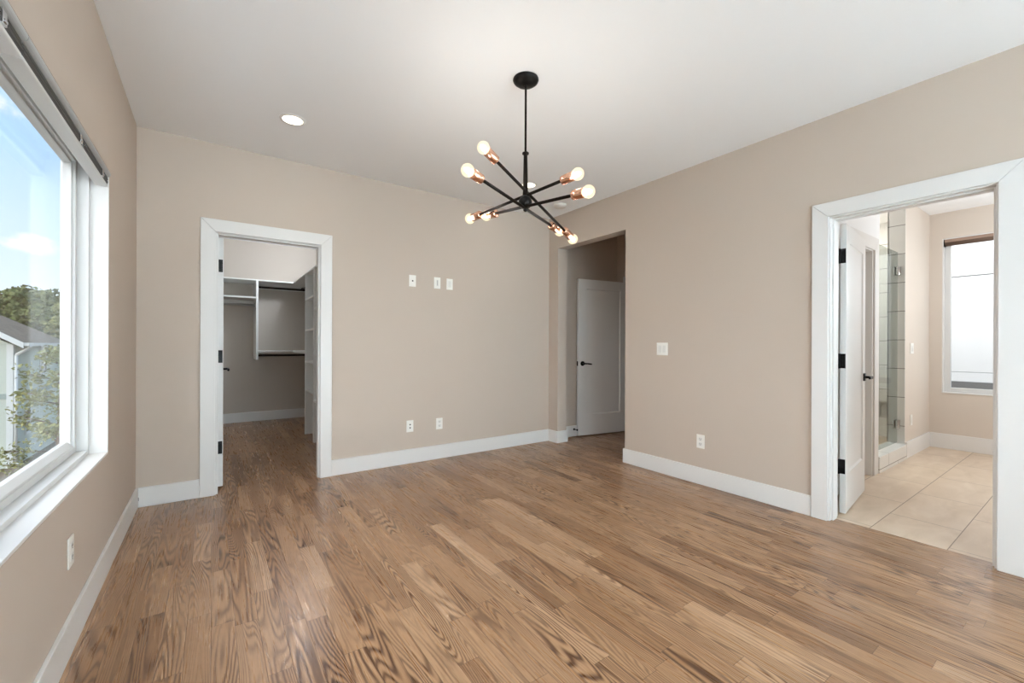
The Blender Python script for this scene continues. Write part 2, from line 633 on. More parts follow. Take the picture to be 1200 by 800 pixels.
# tiled far wall of the shower with a recessed foot niche
NY0, NY1, NZ0, NZ1 = 1.655, 1.745, 0.295, 0.485
nb = MB()
nb.box(6.945, 6.98, 1.433, NY0, 0, H).box(6.945, 6.98, NY1, 2.60, 0, H).box(6.945, 6.98, NY0, NY1, 0, NZ0).box(6.945, 6.98, NY0, NY1, NZ1, H)
struct('wall_shower_right', nb, M_tile_y, 'grey tiled far wall of the shower with a small low niche', 'wall')
tag(MB().box(6.940, 6.978, NY0, NY1, NZ1 - .010, NZ1 + .010).box(6.940, 6.978, NY0, NY1, NZ0 - .01, NZ0 + .010)
    .box(6.940, 6.978, NY0 - .008, NY0 + .004, NZ0 - .01, NZ1 + .01).box(6.940, 6.978, NY1 - .004, NY1 + .008, NZ0 - .01, NZ1 + .01)
    .box(6.972, 6.978, NY0, NY1, NZ0, NZ1).build('shower_niche', plain('niche_stone', (188, 187, 184), 0.35)),
    'small grey stone edged niche low in the shower wall', 'niche', None, 'structure')
struct('trim_upper_board', MB().box(XR2, SH_L, 1.278, 1.29, 2.172, H), M_ceil,
       'thin white board above the bathroom side door', 'trim')  # added thin white board covering the upper part of this wall
cb = MB()
cb.box(SH_L - .012, SH_R, 1.268, 1.433, 0, 0.153)
struct('trim_shower_curb', cb, make_wall_tile('curb_tile', 'x', (226, 226, 224), off=5.35), 'pale tiled curb across the shower entry', 'curb', 0.003)
struct('trim_shower_pan', MB().box(SH_L, 6.945, 1.433, 2.60, 0.001, 0.05),
       plain('pan_mosaic', (190, 172, 152), 0.5, vary=0.15, scale=60), 'tan mosaic shower floor behind the curb', 'shower floor')

# ------------------------------------------------------------------ baseboards
bl = MB().box(XL, XL + BB_T, YR, YB, 0, BB_H)
struct('baseboard_left', bl, M_trim, 'tall white baseboard under the large window', 'baseboard', .003)
bbk = MB().box(XL + BB_T, -0.075, YB - BB_T, YB, 0, BB_H).box(0.878, XR, YB - BB_T, YB, 0, BB_H)
bbo = struct('baseboard_back', bbk, M_trim, 'tall white baseboard along the far wall', 'baseboard', .003)
nk = MB().box(-.4295, -.4265, YB - BB_T - .0006, YB - BB_T + .002, .050, .074).build('cable_notch', M_slot, bbo)
nk['label'] = 'small dark notch in the white baseboard'
br = MB()
br.box(XR - BB_T, XR, 3.893, YB - BB_T, 0, BB_H)
br.box(XR - BB_T, XR2 + BB_T, 3.893 - BB_T, 3.893, 0, BB_H)
br.box(XR - BB_T, XR, 1.224, 2.865, 0, BB_H).box(XR - BB_T, XR2, 2.865, 2.865 + BB_T, 0, BB_H)
br.box(XR - BB_T, XR, YR, 0.268, 0, BB_H)
struct('baseboard_right', br, M_trim, 'tall white baseboard along the right wall, wrapping the hall opening', 'baseboard', .003)
struct('baseboard_hall', MB().box(XR2, 4.665, YB - BB_T, YB, 0, BB_H), M_trim, 'white baseboard in the hall behind the open door', 'baseboard', .003)
struct('baseboard_closet', MB().box(-0.50, 1.40, 7.605, 7.62, 0, BB_H).box(-.5, -.485, YB2, 7.605, 0, BB_H), M_trim,
       'white baseboard along the far closet wall', 'baseboard', .003)
struct('baseboard_bath', MB().box(SH_R + .02, 6.965, 1.275, 1.29, 0, 0.17).box(6.965, 6.98, -0.5, 1.29, 0, 0.17), M_trim,
       'white baseboard around the bathroom corner by the window', 'baseboard', .003)


# ------------------------------------------------------------------ door trim
def casing(face, a0, a1, ztop, wall, side, wd=0.094, th=0.018):
    """casing around an opening in a wall plane. wall 'y' = plane at y=face running along x. side = outward sign"""
    mb = MB()
    g = 0.0006
    ai0, ai1, zi = a0, a1, ztop
    ao0, ao1, zo = a0 - wd, a1 + wd, ztop + wd + 0.003

    def P(a, z):
        return (a, face, z) if wall == 'y' else (face, a, z)
    vec = (0, side * th, 0) if wall == 'y' else (side * th, 0, 0)
    mb.prism([P(ao0, 0), P(ai0, 0), P(ai0, zi - g), P(ao0, zo - g)], vec)
    mb.prism([P(ai1, 0), P(ao1, 0), P(ao1, zo - g), P(ai1, zi - g)], vec)
    mb.prism([P(ai0, zi + g), P(ai1, zi + g), P(ao1, zo + g), P(ao0, zo + g)], vec)
    return mb


def jambs(a0, a1, ztop, d0, d1, wall, stop0, stop1, t=0.02):
    """door frame lining between depth d0 and d1 with a stop strip"""
    mb = MB()

    def bx(aa, ab, da, db, za, zb):
        if wall == 'y':
            mb.box(aa, ab, da, db, za, zb)
        else:
            mb.box(da, db, aa, ab, za, zb)
    bx(a0 - t, a0, d0, d1, 0, ztop + t)
    bx(a1, a1 + t, d0, d1, 0, ztop + t)
    bx(a0, a1, d0, d1, ztop, ztop + t)
    bx(a0, a0 + .011, stop0, stop1, 0, ztop - .011)
    bx(a1 - .011, a1, stop0, stop1, 0, ztop - .011)
    bx(a0, a1, stop0, stop1, ztop - .011, ztop)
    return mb


struct('trim_closet_casing', casing(YB, 0.020, 0.784, 2.055, 'y', -1), M_trim, 'white flat casing around the closet doorway', 'door casing', .002)
struct('trim_closet_jamb', jambs(0.030, 0.780, 2.050, YB - .001, YB2, 'y', YB + .012, YB + .075), M_trim, 'white jamb lining the closet doorway', 'door jamb', .0015)
struct('trim_bath_casing', casing(XR, 0.365, 1.127, 2.055, 'x', -1), M_trim, 'white flat casing around the bathroom doorway', 'door casing', .002)
struct('trim_bath_jamb', jambs(0.375, 1.117, 2.045, XR - .001, XR2, 'x', XR + .03, XR + .095), M_trim, 'white jamb lining the bathroom doorway', 'door jamb', .0015)
struct('trim_hall_casing', casing(4.665, 3.03, 3.858, 2.045, 'x', -1, .082), M_trim, 'white casing glimpsed above the open hall door', 'door casing', .002)
struct('trim_hall_jamb', jambs(3.05, 3.852, 2.04, 4.664, 4.785, 'x', 4.72, 4.77), M_trim, 'white jamb of the hall end doorway', 'door jamb', .0015)
struct('trim_side_casing', casing(1.29, 4.12, 4.955, 2.060, 'y', -1, .113, .014), M_trim,
       'white casing of the side door between bathroom door and shower', 'door casing', .002)
struct('trim_side_jamb', jambs(4.12, 4.928, 2.050, 1.289, 1.41, 'y', 1.36, 1.372), M_trim, 'white jamb of the bathroom side door', 'door jamb', .0015)


# ------------------------------------------------------------------ doors
def slab_mesh(w, z0, z1, t, stile=.12, top=.124, bot=.27):
    """one panel door slab, x 0..w, y -t..0, recessed panel on both faces"""
    b = bmesh.new()
    xs = (0, stile, w - stile, w)
    zs = (z0, z0 + bot, z1 - top, z1)
    rec, sl = .009, .012

    def face(y, s):
        o = [b.verts.new((x, y, z)) for x, z in ((0, z0), (w, z0), (w, z1), (0, z1))]
        i = [b.verts.new((x, y, z)) for x, z in ((xs[1], zs[1]), (xs[2], zs[1]), (xs[2], zs[2]), (xs[1], zs[2]))]
        i2 = [b.verts.new((x, y + s * rec * .45, z)) for x, z in ((xs[1] + .002, zs[1] + .002), (xs[2] - .002, zs[1] + .002), (xs[2] - .002, zs[2] - .002), (xs[1] + .002, zs[2] - .002))]
        p = [b.verts.new((x, y + s * rec, z)) for x, z in ((xs[1] + sl, zs[1] + sl), (xs[2] - sl, zs[1] + sl), (xs[2] - sl, zs[2] - sl), (xs[1] + sl, zs[2] - sl))]
        for q in range(4):
            r = (q + 1) % 4
            b.faces.new((o[q], o[r], i[r], i[q]))
            b.faces.new((i[q], i[r], i2[r], i2[q]))
            b.faces.new((i2[q], i2[r], p[r], p[q]))
        b.faces.new(p)
        return o
    f0 = face(0, -1)
    f1 = face(-t, 1)
    for q in range(4):
        r = (q + 1) % 4
        b.faces.new((f0[q], f0[r], f1[r], f1[q]))
    bmesh.ops.recalc_face_normals(b, faces=b.faces[:])
    m = MB()
    m.b.free()
    m.b = b
    return m


def lever(parent, x, z, y, out, along, name='lever_handle', square=False):
    """rosette and lever on a face at local y, standing out by sign out, lever pointing along +-x"""
    h = MB()
    if square:
        h.box(x - .030, x + .030, min(y, y + out * .010), max(y, y + out * .010), z - .030, z + .030)
    else:
        h.lathe([(.031, 0), (.031, .006), (.027, .010)], (x, y, z), (0, out, 0), 24)
    h.tube((x, y + out * .008, z), (x, y + out * .052, z), .010, .010, 14)
    if square:
        h.box(min(x - along * .012, x + along * .115), max(x - along * .012, x + along * .115),
              y + out * .052 - .006, y + out * .052 + .006, z - .010, z + .010)
    else:
        pts = [Vector((x - along * .008, y + out * .050, z)), Vector((x + along * .045, y + out * .052, z - .001)),
               Vector((x + along * .105, y + out * .050, z - .008))]
        h.path(pts, .0095, 12)
        for q in pts:
            h.ball(q, .0095, 12)
    o = h.build(name, M_black, parent)
    o['label'] = 'black lever handle'
    return o


def hinge(parent, z, y_leaf0, y_leaf1, x_edge, barrel, jambleaf=None):
    """black butt hinge on the hinge edge (local x = 0 face)"""
    h = MB()
    h.box(x_edge - .0025, x_edge + .001, y_leaf0, y_leaf1, z - .051, z + .051)
    h.tube((barrel[0], barrel[1], z - .053), (barrel[0], barrel[1], z + .053), .007, .007, 12)
    if jambleaf:
        h.box(*jambleaf, z - .051, z + .051)
    for dz in (-.032, 0, .032):
        h.tube((x_edge - .0025, (y_leaf0 + y_leaf1) / 2, z + dz), (x_edge - .0040, (y_leaf0 + y_leaf1) / 2, z + dz), .004, .004, 8)
    o = h.build('hinge', M_black, parent, .001)
    o['label'] = 'black butt hinge'
    return o


HZ = (1.815, 1.078, 0.338)
d1 = thing('door_1', 'white closet door swung inward, only its hinge edge showing in the far doorway', 'door', (.041, 4.200, 0), math.pi / 2, kind='structure')
slab_mesh(.72, .022, 2.042, .035).build('door_slab', M_door, d1, .0015)
for z in HZ:
    hinge(d1, z, -.030, .002, 0, (-.006, .006))
lever(d1, .655, .945, -.035, -1, -1)
lever(d1, .655, .945, 0, 1, -1)

d2 = thing('door_2', 'white one-panel bathroom door standing open in the right doorway', 'door', (3.6165, 1.125, 0), math.radians(7.1), kind='structure')
slab_mesh(.725, .012, 2.040, .035, .105).build('door_slab', M_door, d2, .0015)
for z in HZ:
    hinge(d2, z, -.032, -.001, 0, (-.010, .003))
lever(d2, .672, .935, -.035, -1, -1, square=True)
lever(d2, .672, .935, 0, 1, -1, square=True)
lp = MB().box(.7245, .7262, -.030, -.005, .905, .965).build('latch_plate', M_black, d2)

d3 = thing('door_3', 'white one-panel door with black lever standing open in the shaded hall', 'door', (4.652, 3.868, 0), math.radians(170.45), kind='structure')
slab_mesh(.80, .012, 2.040, .035, .12).build('door_slab', M_door, d3, .0015)
lever(d3, .735, .945, 0, 1, -1)
lever(d3, .735, .945, -.035, -1, -1)
MB().box(.7995, .8018, -.030, -.006, .915, .975).build('latch_plate', M_black, d3)
for z in HZ:
    hinge(d3, z, -.033, -.003, 0, (-.008, .004))

d4 = thing('door_4', 'closed white side door in shade between the bathroom door and the shower', 'door', (4.123, 1.407, 0), 0, kind='structure')
slab_mesh(.80, .012, 2.044, .034, .11).build('door_slab', M_door, d4, .0015)

tag(MB().lathe([(.014, 0), (.014, .006), (.006, .008), (.006, .052), (.011, .056), (.011, .066), (.006, .070)], (3.835, YB - BB_T, .095), (0, -1, 0), 14)
    .build('door_stop', M_black), 'small black door stop on the hall baseboard', 'door stop')

# ------------------------------------------------------------------ large window (left)
xo, xi = -0.62, XL
struct('trim_window_return', MB().box(-.60, XL, WIN_Y1, WIN_Y1 + .012, WIN_Z0 - .012, WIN_Z1 + .006)
       .box(-.60, XL, WIN_Y0 - .012, WIN_Y0, WIN_Z0 - .012, WIN_Z1 + .006)
       .box(-.60, XL, WIN_Y0, WIN_Y1, WIN_Z0 - .012, WIN_Z0)
       .box(-.60, -.498, WIN_Y0, WIN_Y1, WIN_Z1 + .045, WIN_Z1 + .06), M_trim, 'white boxed return and sill of the large left window', 'window sill', .002)

w1 = thing('window_1', 'large white framed window on the left wall looking out at trees and a house', 'window', (0, 0, 0), 0, kind='structure')
MULL = 1.76
fm = MB()
zt = WIN_Z1 + .045
for ya, yb in ((WIN_Y0, MULL), (MULL, WIN_Y1)):
    # outer lip, then liner going out to the sash
    fm.box(-.530, -.517, ya, yb, WIN_Z0, WIN_Z0 + .022)
    fm.box(-.62, -.530, ya, yb, WIN_Z0, WIN_Z0 + .021)
    fm.box(-.62, -.517, ya, ya + .022, WIN_Z0 + .022, zt)
    fm.box(-.62, -.517, yb - .022, yb, WIN_Z0 + .022, zt)
    fm.box(-.62, -.517, ya + .022, yb - .022, zt - .012, zt)
fm.build('window_frame', M_vinyl, w1, .002)
for ya, yb in ((WIN_Y0, MULL), (MULL, WIN_Y1)):
    sm = MB()
    a0, a1, z0, z1 = ya + .024, yb - .024, WIN_Z0 + .022, zt - .012
    fw, dep = .030, .028
    gi = .042
    # stiles and rails with a step down to the glass
    sm.box(-.606, -.560, a0, a0 + fw, z0, z1).box(-.606, -.560, a1 - fw, a1, z0, z1)
    sm.box(-.606, -.560, a0 + fw, a1 - fw, z0, z0 + fw).box(-.606, -.560, a0 + fw, a1 - fw, z1 - fw, z1)
    sm.box(-.606, -.572, a0 + fw, a0 + gi, z0 + fw, z1 - fw).box(-.606, -.572, a1 - gi, a1 - fw, z0 + fw, z1 - fw)
    sm.prism([(-.606, a0 + gi, z0 + fw), (-.562, a0 + gi, z0 + fw), (-.564, a0 + gi, z0 + fw + .008), (-.585, a0 + gi, z0 + fw + .030), (-.606, a0 + gi, z0 + fw + .030)], (0, a1 - a0 - 2 * gi, 0))
    sm.box(-.606, -.572, a0 + gi, a1 - gi, z1 - fw - .014, z1 - fw)
    so = sm.build('sash', M_vinyl, w1, .002)
    MB().box(-.590, -.586, a0 + gi - .004, a1 - gi + .004, z0 + fw, z1 - fw - .002).build('pane', M_glass, so)

# raised shades in the head of the window
def window_shade(y0, y1, label):
    t = thing('window_shade', label, 'window shade', (XL, (y0 + y1) / 2, 2.0), 0, 'raised shades at the top of the large window')
    L = (y1 - y0) / 2
    # pale rounded rail at the top front, grey fabric stack below it, white tray underneath
    pr = []
    for i in range(9):
        a = -math.pi / 2 + math.pi * i / 8
        pr.append((-.008 + .017 * math.cos(a), -L, .0665 + .0165 * math.sin(a)))
    pr += [(-.050, -L, .083), (-.050, -L, .050)]
    MB().prism(pr, (0, 2 * L, 0)).build('rail', M_shade_rail, t, .001)
    fb = MB()
    for j in range(5):
        z = .0135 + j * .0073
        fb.box(-.048, -.004 + (.002 if j % 2 else 0), -L + .003, L - .003, z, z + .0070)
    fb.build('folded_fabric', M_shade_fabric, t)
    MB().box(-.052, -.004, -L, L, 0, .013).build('bottom_tray', M_vinyl, t, .003)
    n = max(2, int((y1 - y0) / .42))
    for j in range(n):
        yy = L - .14 - j * .43
        if yy < -L + .05:
            break
        c = MB()
        c.box(-.0075, .001, yy - .014, yy + .014, .012, .052).box(-.004, .004, yy - .009, yy + .009, .018, .026)
        c.build('clip', M_chrome, t, .001)
    return t


window_shade(1.822, 3.050, 'grey fabric shade raised to the window head, farther one of the pair')
sh2 = window_shade(0.56, 1.818, 'grey fabric shade raised to the window head, nearer one at the photo edge')
cdm = MB()
cdm.path([(-.020, .629 - .1, .001), (-.030, .629 - .1, -.012), (-.050, .629 - .09, -.010)], .002, 6)
cdm.build('pull_cord', M_slot, sh2)

portal((-.66, (WIN_Y0 + WIN_Y1) / 2, 1.36), (0, -math.pi / 2, 0), 1.55, 2.5)
portal((7.16, .69, 1.54), (0, math.pi / 2, 0), 1.8, 1.0)

# ------------------------------------------------------------------ bathroom window
BW = (0.22, 1.170, 0.655, 2.427)
struct('trim_bath_window_return', MB().box(6.98, 7.10, BW[1], BW[1] + .012, BW[2] - .012, BW[3] + .012).box(6.98, 7.10, BW[0] - .012, BW[0], BW[2] - .012, BW[3] + .012)
       .box(6.972, 7.10, BW[0], BW[1], BW[2] - .012, BW[2]).box(6.98, 7.10, BW[0], BW[1], BW[3], BW[3] + .012), M_trim,
       'white boxed return of the bathroom window', 'window sill', .002)
w2 = thing('window_2', 'tall white framed bathroom window facing a bright white facade', 'window', (0, 0, 0), 0, kind='structure')
bf = MB()
bf.box(7.035, 7.095, BW[0], BW[0] + .05, BW[2], BW[3]).box(7.035, 7.095, BW[1] - .05, BW[1], BW[2], BW[3])
bf.box(7.035, 7.095, BW[0] + .05, BW[1] - .05, BW[2], BW[2] + .05).box(7.035, 7.095, BW[0] + .05, BW[1] - .05, BW[3] - .05, BW[3])
bfo = bf.build('window_frame', M_vinyl, w2, .003)
MB().box(7.062, 7.066, BW[0] + .048, BW[1] - .048, BW[2] + .048, BW[3] - .048).build('pane', M_glass, bfo)
rs = thing('roller_shade', 'brown roller shade rolled up at the top of the bathroom window', 'window shade', (7.0, .695, 2.35), 0)
MB().box(-.022, .040, -.472, .472, .040, .076).build('fascia', M_brown_fascia, rs, .004)
MB().lathe([(.030, 0), (.030, .93)], (.006, -.465, .030), (0, 1, 0), 24).build('fabric_roll', M_brown_shade, rs)
MB().box(-.024, .042, .4665, .4735, -.004, .078).build('end_bracket', M_bronze, rs, .002)
MB().box(-.024, .042, -.4735, -.4665, -.004, .078).build('end_bracket', M_bronze, rs, .002)

# shower glass door
sd = thing('shower_door', 'frameless glass shower door with chrome hinges on the curb', 'shower door', (SH_R, 1.352, .153), 0)
MB().box(-.860, -.012, -.005, .005, .010, 2.03).build('glass_panel', M_shower_glass, sd, .001)
for z in (1.83, .205):
    h = MB()
    h.box(-.078, -.006, -.016, -.0055, z - .045, z + .045).box(-.078, -.006, .0055, .016, z - .045, z + .045)
    h.box(-.010, -.0005, -.028, .028, z - .045, z + .045)
    h.tube((-.012, -.013, z - .047), (-.012, -.013, z + .047), .006, .006, 12)
    h.build('hinge', M_chrome, sd, .002)['label'] = 'square chrome glass hinge'

# ------------------------------------------------------------------ closet fittings
TS = 2.112     # top shelf
cs = thing('closet_shelving', 'white wraparound closet shelving with a tall divider against the far closet wall', 'closet shelving', (0, 7.62, 0), 0)
FY, FX = 7.13, 1.00
top = MB()
top.prism([(-.50, -.001, TS - .019), (-.50, FY - 7.62, TS - .019), (FX, FY - 7.62, TS - .019), (FX, YB2 + .02 - 7.62, TS - .019), (1.399, YB2 + .02 - 7.62, TS - .019), (1.399, -.001, TS - .019)], (0, 0, .019))
top.build('top_shelf', M_shelf, cs, .001)
MB().box(.517, .547, FY - 7.62, -.001, .955, TS - .019).build('divider', M_shelf, cs, .001)
MB().box(-.499, .517, FY - 7.62, -.001, 1.838, 1.860).build('shelf', M_shelf, cs, .001)
low = MB()
low.prism([(.547, -.001, 1.062), (.547, FY - 7.62, 1.062), (FX - .001, FY - 7.62, 1.062), (FX - .001, 6.16 - 7.62, 1.062), (1.399, 6.16 - 7.62, 1.062), (1.399, -.001, 1.062)], (0, 0, .022))
low.build('lower_shelf', M_shelf, cs, .001)
MB().box(-.499, .517, -.020, -.001, 1.78, 1.838).build('cleat', M_shelf, cs, .001)
MB().box(.547, 1.399, -.020, -.001, TS - .085, TS - .019).build('cleat', M_shelf, cs, .001)
MB().box(.547, 1.399, -.02, -.001, 1.0, 1.062).build('cleat', M_shelf, cs, .001)


def hanging_rod(a, b, mat, label):
    t = thing('hanging_rod', label, 'closet rod', a, 0, 'hanging rods in the closet')
    v = Vector(b) - Vector(a)
    MB().tube((0, 0, 0), v, .016, .016, 16).build('rod', mat, t)
    u = v.normalized()
    for q, s in ((Vector((0, 0, 0)), 1), (v, -1)):
        MB().lathe([(.028, 0), (.028, .006), (.020, .012)], q, u * s, 18).build('flange', mat, t)
    return t


hanging_rod((-.499, 7.32, 1.752), (.5165, 7.32, 1.752), M_rod_silver, 'silver closet rod under the short shelf left of the divider')
hanging_rod((.5475, 7.34, 2.025), (1.399, 7.34, 2.025), M_rod, 'dark closet rod high under the top shelf, along the far wall')
hanging_rod((1.19, 6.161, 2.058), (1.19, 7.52, 2.058), M_rod, 'dark closet rod high on the right side beyond the shelf towers')
hanging_rod((.5475, 7.34, 1.012), (1.399, 7.34, 1.012), M_rod, 'dark closet rod under the low shelf right of the divider')


def shelf_tower(y0, y1, zs, label, right=True):
    t = thing('shelf_tower', label, 'closet shelf unit', (FX, y0, 0), 0)
    d = 1.399 - FX
    MB().box(0, d, y1 - y0 - .019, y1 - y0, .0, TS - .020).build('side_panel', M_shelf, t, .001)
    if right:
        MB().box(0, d, 0, .019, .0, TS - .020).build('side_panel', M_shelf, t, .001)
    a = .019 if right else 0
    for z in zs:
        MB().box(.003, d, a, y1 - y0 - .019, z - .011, z + .011).build('shelf', M_shelf, t, .001)
    MB().box(d - .006, d, a, y1 - y0 - .019, .02, TS - .021).build('back_panel', M_shelf, t)
    return t


shelf_tower(5.576, 6.155, (1.765, 1.365, .955, .585), 'white open shelf tower, farther of two on the closet right side')
shelf_tower(4.90, 5.557, (1.60, 1.055, .50), 'white open shelf tower, nearer one half hidden by the closet casing')

# ------------------------------------------------------------------ lamps
CH = thing('chandelier', 'black eight-bulb starburst chandelier with copper sockets hanging from the ceiling', 'chandelier', (1.504, 2.006, H), 0)
O0 = Vector((1.504, 2.006, H))
MB().lathe([(.074, 0), (.076, -.006), (.072, -.016), (.058, -.027), (.036, -.034), (.012, -.037), (0, -.037)], (0, 0, 0), (0, 0, 1), 36).build('canopy', M_black, CH)
st = MB()
st.lathe([(.010, -.036), (.011, -.045), (.008, -.052), (.006, -.060)], (0, 0, 0), (0, 0, 1), 16)
st.lathe([(.0065, -.055), (.0065, -.430)], (0, 0, 0), (0, 0, 1), 16)
st.lathe([(.008, -.428), (.019, -.432), (.021, -.437), (.019, -.442), (.011, -.446), (.0115, -.46), (.0150, -.66), (.0165, -.69)], (0, 0, 0), (0, 0, 1), 20)
st.build('stem', M_bronze, CH)
hb = MB()
hb.ball((0, 0, -.724), .040, 24, 0, 1.0)
hb.lathe([(.012, -.760), (.012, -.772), (.007, -.778), (0, -.780)], (0, 0, 0), (0, 0, 1), 14)
hb.lathe([(.0165, -.685), (.026, -.694), (.034, -.705)], (0, 0, 0), (0, 0, 1), 20)
hb.build('hub', M_black, CH)
RODS = (((1.183, 1.953, 2.234), (1.947, 2.074, 1.882)), ((1.044, 1.875, 2.054), (1.855, 2.102, 1.927)),
        ((1.583, 1.649, 2.088), (1.400, 2.478, 2.019)), ((1.552, 1.539, 1.956), (1.467, 2.381, 2.027)))
for pa, pb in RODS:
    A, B = Vector(pa) - O0, Vector(pb) - O0
    u = (B - A).normalized()
    arm = MB().tube(A + u * .085, B - u * .085, .0088, .0088, 14).build('arm', M_bronze, CH)
    for E, v in ((A, u), (B, -u)):
        # socket cup from behind the bulb towards the hub
        sk = MB()
        sk.lathe([(.0100, .104), (.0235, .102), (.0255, .098), (.0255, .024), (.0235, .024), (.0225, .090), (.0, .092)], E, v, 24)
        sk.build('socket', M_copper, arm)['label'] = 'brushed copper socket cup'
        bu = MB()
        R = .0335
        pr = []
        for i in range(15):
            th = math.pi * i / 18
            pr.append((R * math.sin(th), -R * math.cos(th)))
        pr[0] = (0, -R)
        pr += [(.0165, .034), (.0140, .045), (.0135, .085)]
        bu.lathe(pr, E, v, 24, 0, False)
        bu.lathe([(0, -.022), (.009, -.018), (.0145, -.005), (.0145, .010), (.007, .024), (0, .028)], E, v, 12, 1)
        bo = bu.build('bulb', [M_bulb, M_fil], arm)
        bo['label'] = 'glowing warm round bulb'
        pl = bpy.data.lights.new('bulb_light', 'POINT')
        pl.energy = 2.5
        pl.color = (1.0, .97, .92)
        pl.shadow_soft_size = .045
        po = bpy.data.objects.new('bulb_light', pl)
        po.location = E - v * .012
        po.parent = arm
        COL.objects.link(po)


def recessed(x, y, label, power=P_RECESSED, lamp=True):
    t = thing('recessed_light', label, 'ceiling light', (x, y, H), 0, 'recessed ceiling lights')
    MB().lathe([(.084, 0), (.084, -.003), (.078, -.006), (.066, -.005), (.064, -.001)], (0, 0, 0), (0, 0, 1), 40, 0, False).build('trim_ring', M_trim, t)
    MB().lathe([(.064, -.0035), (0, -.0045)], (0, 0, 0), (0, 0, 1), 40, 0, False).build('lens', M_lens, t)
    if lamp:
        l = bpy.data.lights.new('recessed_beam', 'AREA')
        l.shape = 'DISK'
        l.size = .12
        l.energy = power
        l.color = (1.0, .93, .82)
        o = bpy.data.objects.new('recessed_beam', l)
        o.location = (0, 0, -.009)
        o.parent = t
        COL.objects.link(o)
    return t


recessed(.455, 3.310, 'lit recessed ceiling light near the left corner, above the closet doorway')
recessed(2.524, 3.315, 'lit recessed ceiling light half hidden behind the chandelier stem')
tag(MB().lathe([(.070, 0), (.070, -.010), (.066, -.020), (.058, -.030), (.030, -.036), (0, -.036)], (3.167, 3.576, H), (0, 0, 1), 36)
    .lathe([(.0585, -.0305), (.0600, -.0270)], (3.167, 3.576, H), (0, 0, 1), 36, 1, False).build('smoke_detector', [M_detector, M_plate_in]),
    'round white smoke detector on the ceiling near the right wall', 'smoke detector')
for i, (x, y) in enumerate(((.45, -4.6), (2.5, -4.6), (.45, -6.5), (2.5, -6.5))):
    t = thing('fill_panel', 'added square fill light of the white room behind the viewpoint', 'ceiling light', (x, y, H), 0, 'added fill lights behind the viewpoint')  # fill panels added in the unseen room behind
    MB().box(-.46, .46, -.46, .46, -.018, 0).build('panel_frame', M_trim, t, .002)
    l = bpy.data.lights.new('fill_beam', 'AREA')
    l.size = .88
    l.energy = P_FILL
    l.spread = math.radians(120)
    l.color = (.815, 1.0, 1.16)
    o = bpy.data.objects.new('fill_beam', l)
    o.location = (0, 0, -.022)
    o.parent = t
    COL.objects.link(o)
def flush_light(name, label, loc, energy, color):
    cl = thing(name, label, 'ceiling light', loc)
    flush_parts(cl, energy, color)


def flush_parts(cl, energy, color):
    MB().lathe([(.13, 0), (.13, -.03), (.125, -.035)], (0, 0, 0), (0, 0, 1), 32).build('base', M_trim, cl)
    MB().lathe([(.12, -.035), (.115, -.06), (.07, -.085), (0, -.092)], (0, 0, 0), (0, 0, 1), 32, 0, False).build('diffuser', make_emit('lit_diffuser', (255, 244, 228), 4.0), cl)
    l = bpy.data.lights.new('flush_bulb', 'POINT')
    l.energy = energy
    l.color = color
    l.shadow_soft_size = .10
    o = bpy.data.objects.new('flush_bulb', l)
    o.location = (0, 0, -.21)
    o.parent = cl
    COL.objects.link(o)


flush_light('closet_light', 'small round ceiling light inside the closet, out of view', (1.15, 6.20, H), P_CLOSET, (.90, 1.0, 1.12))
pd = thing('bath_fill_light', 'added globe fill light for the bathroom, out of view', 'ceiling light', (5.9, -.12, H))  # unseen lamp added to brighten the bathroom walls and ceiling
MB().lathe([(.06, 0), (.06, -.02), (0, -.022)], (0, 0, 0), (0, 0, 1), 24).build('canopy', M_black, pd)
MB().tube((0, 0, -.02), (0, 0, -.62), .005, .005, 8).build('cord', M_black, pd)
MB().ball((0, 0, -.70), .085, 24).build('globe', make_emit('bath_fill_globe', (255, 250, 244), 6.0), pd)
l = bpy.data.lights.new('bath_fill_bulb', 'POINT')
l.energy = P_BATH
l.color = (.90, 1.0, 1.10)
l.shadow_soft_size = .09
o = bpy.data.objects.new('bath_fill_bulb', l)
o.location = (0, 0, -.88)
o.parent = pd
COL.objects.link(o)
recessed(6.1, 2.15, 'added ceiling fill light inside the shower, out of view', 22.0)  # unseen lamp added to lighten the shower tile


